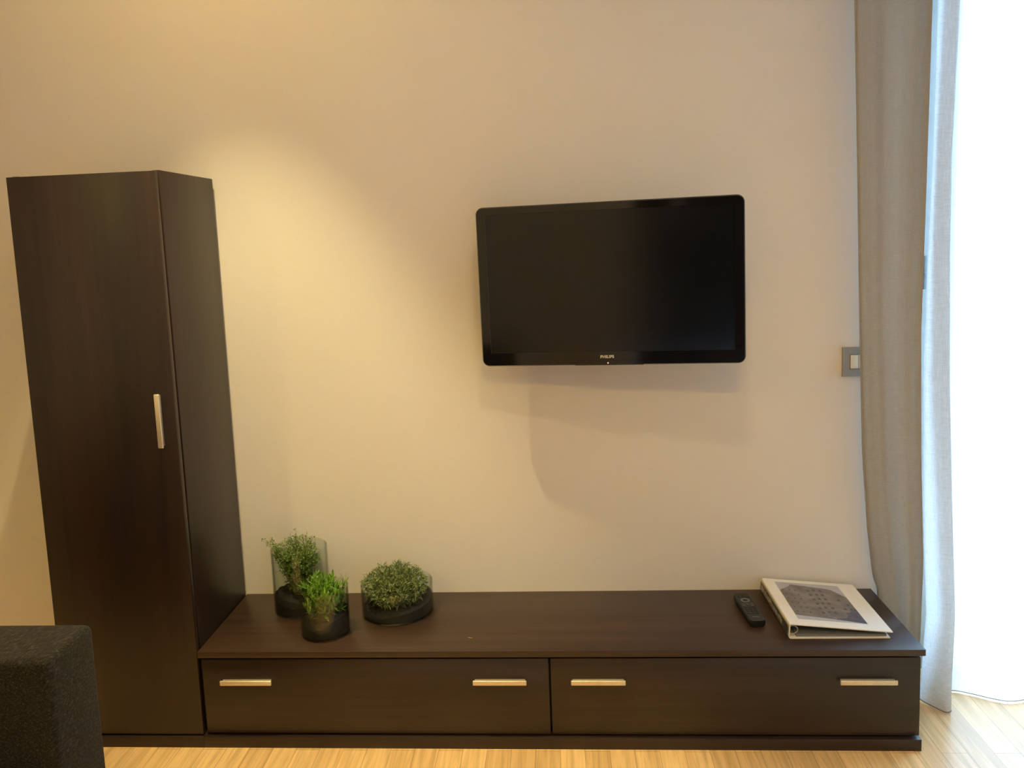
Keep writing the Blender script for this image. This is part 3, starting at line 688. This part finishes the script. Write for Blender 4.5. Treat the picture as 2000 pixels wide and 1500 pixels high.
# ------------------------------------------------------------------ photographer behind the camera (mirrored in the television)
M['skin'] = simple('skin', (.50, .32, .23), .55, nscale=30, namp=.06); M['jacket'] = simple('dark_jacket', (.010, .011, .014), .85, nscale=200, namp=.3, bumps=.2)
M['trousers'] = simple('dark_trousers', (.012, .014, .020), .85, nscale=200, namp=.3, bumps=.2); M['hair'] = simple('dark_hair', (.012, .008, .006), .6, nscale=200, namp=.4, bumps=.4)
M['shoe'] = simple('black_shoe', (.01, .01, .01), .4, nscale=60); M['eye'] = simple('eye', (.6, .6, .58), .2, nscale=90); M['lip_skin'] = simple('lips', (.40, .17, .14), .45, nscale=90)
def skinned(name, nodes, edges, m, parent, root=0, levels=2):
    me = bpy.data.meshes.new('s'); me.from_pydata([n[:3] for n in nodes], edges, []); o = bpy.data.objects.new('s', me); COL.objects.link(o)
    md = o.modifiers.new('skin', 'SKIN'); md.use_smooth_shade = True; md.branch_smoothing = .6
    for i, n in enumerate(nodes):
        sv = me.skin_vertices[0].data[i]; r = n[3]; sv.radius = r if isinstance(r, tuple) else (r, r); sv.use_root = (i == root)
    sb = o.modifiers.new('sub', 'SUBSURF'); sb.levels = levels; sb.render_levels = levels
    me2 = bpy.data.meshes.new_from_object(o.evaluated_get(bpy.context.evaluated_depsgraph_get())); me2.name = name
    bpy.data.objects.remove(o); me2.materials.clear(); return link(name, me2, m, parent)
PX, PY = 1.09, -2.93
per = thing('person', 'standing person in dark jacket and trousers holding up a phone, mirrored in the television screen', 'person', (PX, PY, 0))
def P(x, y, z, r): return (x, y, z, r)
n = [P(0, 0, .93, (.155, .11)), P(0, 0, 1.10, (.135, .10)), P(0, .005, 1.27, (.16, .11)), P(0, 0, 1.38, (.13, .085)), P(0, .01, 1.45, .052), P(0, .02, 1.51, .055), P(0, .025, 1.58, (.078, .092)), P(0, .015, 1.65, (.070, .085))]
e = [(i, i+1) for i in range(7)]
arms = {}
for sx in (-1, 1):
    b0 = len(n); hx = -PX + 1.047 + (.075 if sx > 0 else -.085); 
    n += [P(sx*.17, 0, 1.365, .055), P(sx*.235, .10, 1.17, .042), P(sx*.15, .27, 1.30, .035), P(hx+sx*.028, .395, 1.385, .024), P(hx+sx*.016, .425, 1.405, (.030, .016))]
    e += [(3, b0), (b0, b0+1), (b0+1, b0+2), (b0+2, b0+3), (b0+3, b0+4)]; arms[sx] = (b0, hx)
    for k, (dz, ln) in enumerate(((.030, .022), (.012, .026), (-.006, .024), (-.022, .018))):   # four fingers wrapped over the phone back edge
        c0 = len(n); n += [P(hx+sx*.012, .436, 1.408+dz, .0085), P(hx+sx*.006, .4475, 1.410+dz, .0078), P(hx-sx*(.002+ln*.3), .4560, 1.411+dz, .0066)]
        e += [(b0+4, c0), (c0, c0+1), (c0+1, c0+2)]
    c0 = len(n); n += [P(hx+sx*.004, .418, 1.386, .011), P(hx-sx*.012, .422, 1.398, .0095), P(hx-sx*.024, .426, 1.410, .0080)]; e += [(b0+4, c0), (c0, c0+1), (c0+1, c0+2)]
for sx in (-1, 1):
    b0 = len(n); n += [P(sx*.09, 0, .86, .088), P(sx*.10, .015, .48, .056), P(sx*.105, -.01, .28, .050), P(sx*.11, -.02, .085, .036), P(sx*.125, .10, .035, .034), P(sx*.13, .16, .025, .024)]
    e += [(0, b0)] + [(b0+i, b0+i+1) for i in range(5)]
body = skinned('body', n, e, M['skin'], per)
jn = [P(0, 0, .86, (.172, .128)), P(0, 0, 1.10, (.152, .117)), P(0, .005, 1.27, (.176, .126)), P(0, 0, 1.385, (.145, .10)), P(0, .008, 1.435, .068)]; je = [(i, i+1) for i in range(4)]
for sx in (-1, 1):
    b0, hx = arms[sx]; c0 = len(jn); jn += [P(sx*.17, 0, 1.365, .069), P(sx*.235, .10, 1.17, .056), P(sx*.15, .27, 1.30, .047), P(hx+sx*.034, .375, 1.375, .036)]; je += [(3, c0), (c0, c0+1), (c0+1, c0+2), (c0+2, c0+3)]
skinned('jacket', jn, je, M['jacket'], per)
tn = [P(0, 0, .92, (.165, .122))]; te = []
for sx in (-1, 1):
    c0 = len(tn); tn += [P(sx*.09, 0, .84, .102), P(sx*.10, .015, .48, .074), P(sx*.107, -.015, .10, .058)]; te += [(0, c0), (c0, c0+1), (c0+1, c0+2)]
skinned('trousers', tn, te, M['trousers'], per)
for sx in (-1, 1): skinned('shoe', [P(sx*.11, -.05, .045, (.042, .044)), P(sx*.12, .06, .042, (.046, .040)), P(sx*.13, .17, .036, (.040, .032))], [(0, 1), (1, 2)], M['shoe'], per)
skinned('hair', [P(0, -.03, 1.575, (.082, .055)), P(0, -.015, 1.66, (.085, .085)), P(0, .035, 1.705, (.066, .045))], [(0, 1), (1, 2)], M['hair'], per)
for sx in (-1, 1):
    bm = bmesh.new(); bmesh.ops.create_uvsphere(bm, u_segments=14, v_segments=10, radius=.012, matrix=Matrix.Translation((sx*.030, .106, 1.600))); bm_obj('eye', bm, M['eye'], per, True)
    skinned('ear', [P(sx*.080, .02, 1.57, .010), P(sx*.088, .012, 1.60, .012)], [(0, 1)], M['skin'], per)
skinned('nose', [P(0, .108, 1.598, .009), P(0, .124, 1.572, .013)], [(0, 1)], M['skin'], per)
skinned('mouth', [P(-.020, .106, 1.545, .006), P(0, .112, 1.545, .009), P(.020, .106, 1.545, .006)], [(0, 1), (1, 2)], M['lip_skin'], per)
ph = thing('phone', 'black phone held up in both hands by the person', 'phone', (1.042, -2.4885, 1.4105))
box('case', (-.072, -.004, -.036), (.072, .004, .036), M['gloss_black'], ph, .003, 3)
box('display', (-.066, -.0048, -.032), (.066, -.0038, .032), M['screen'], ph)
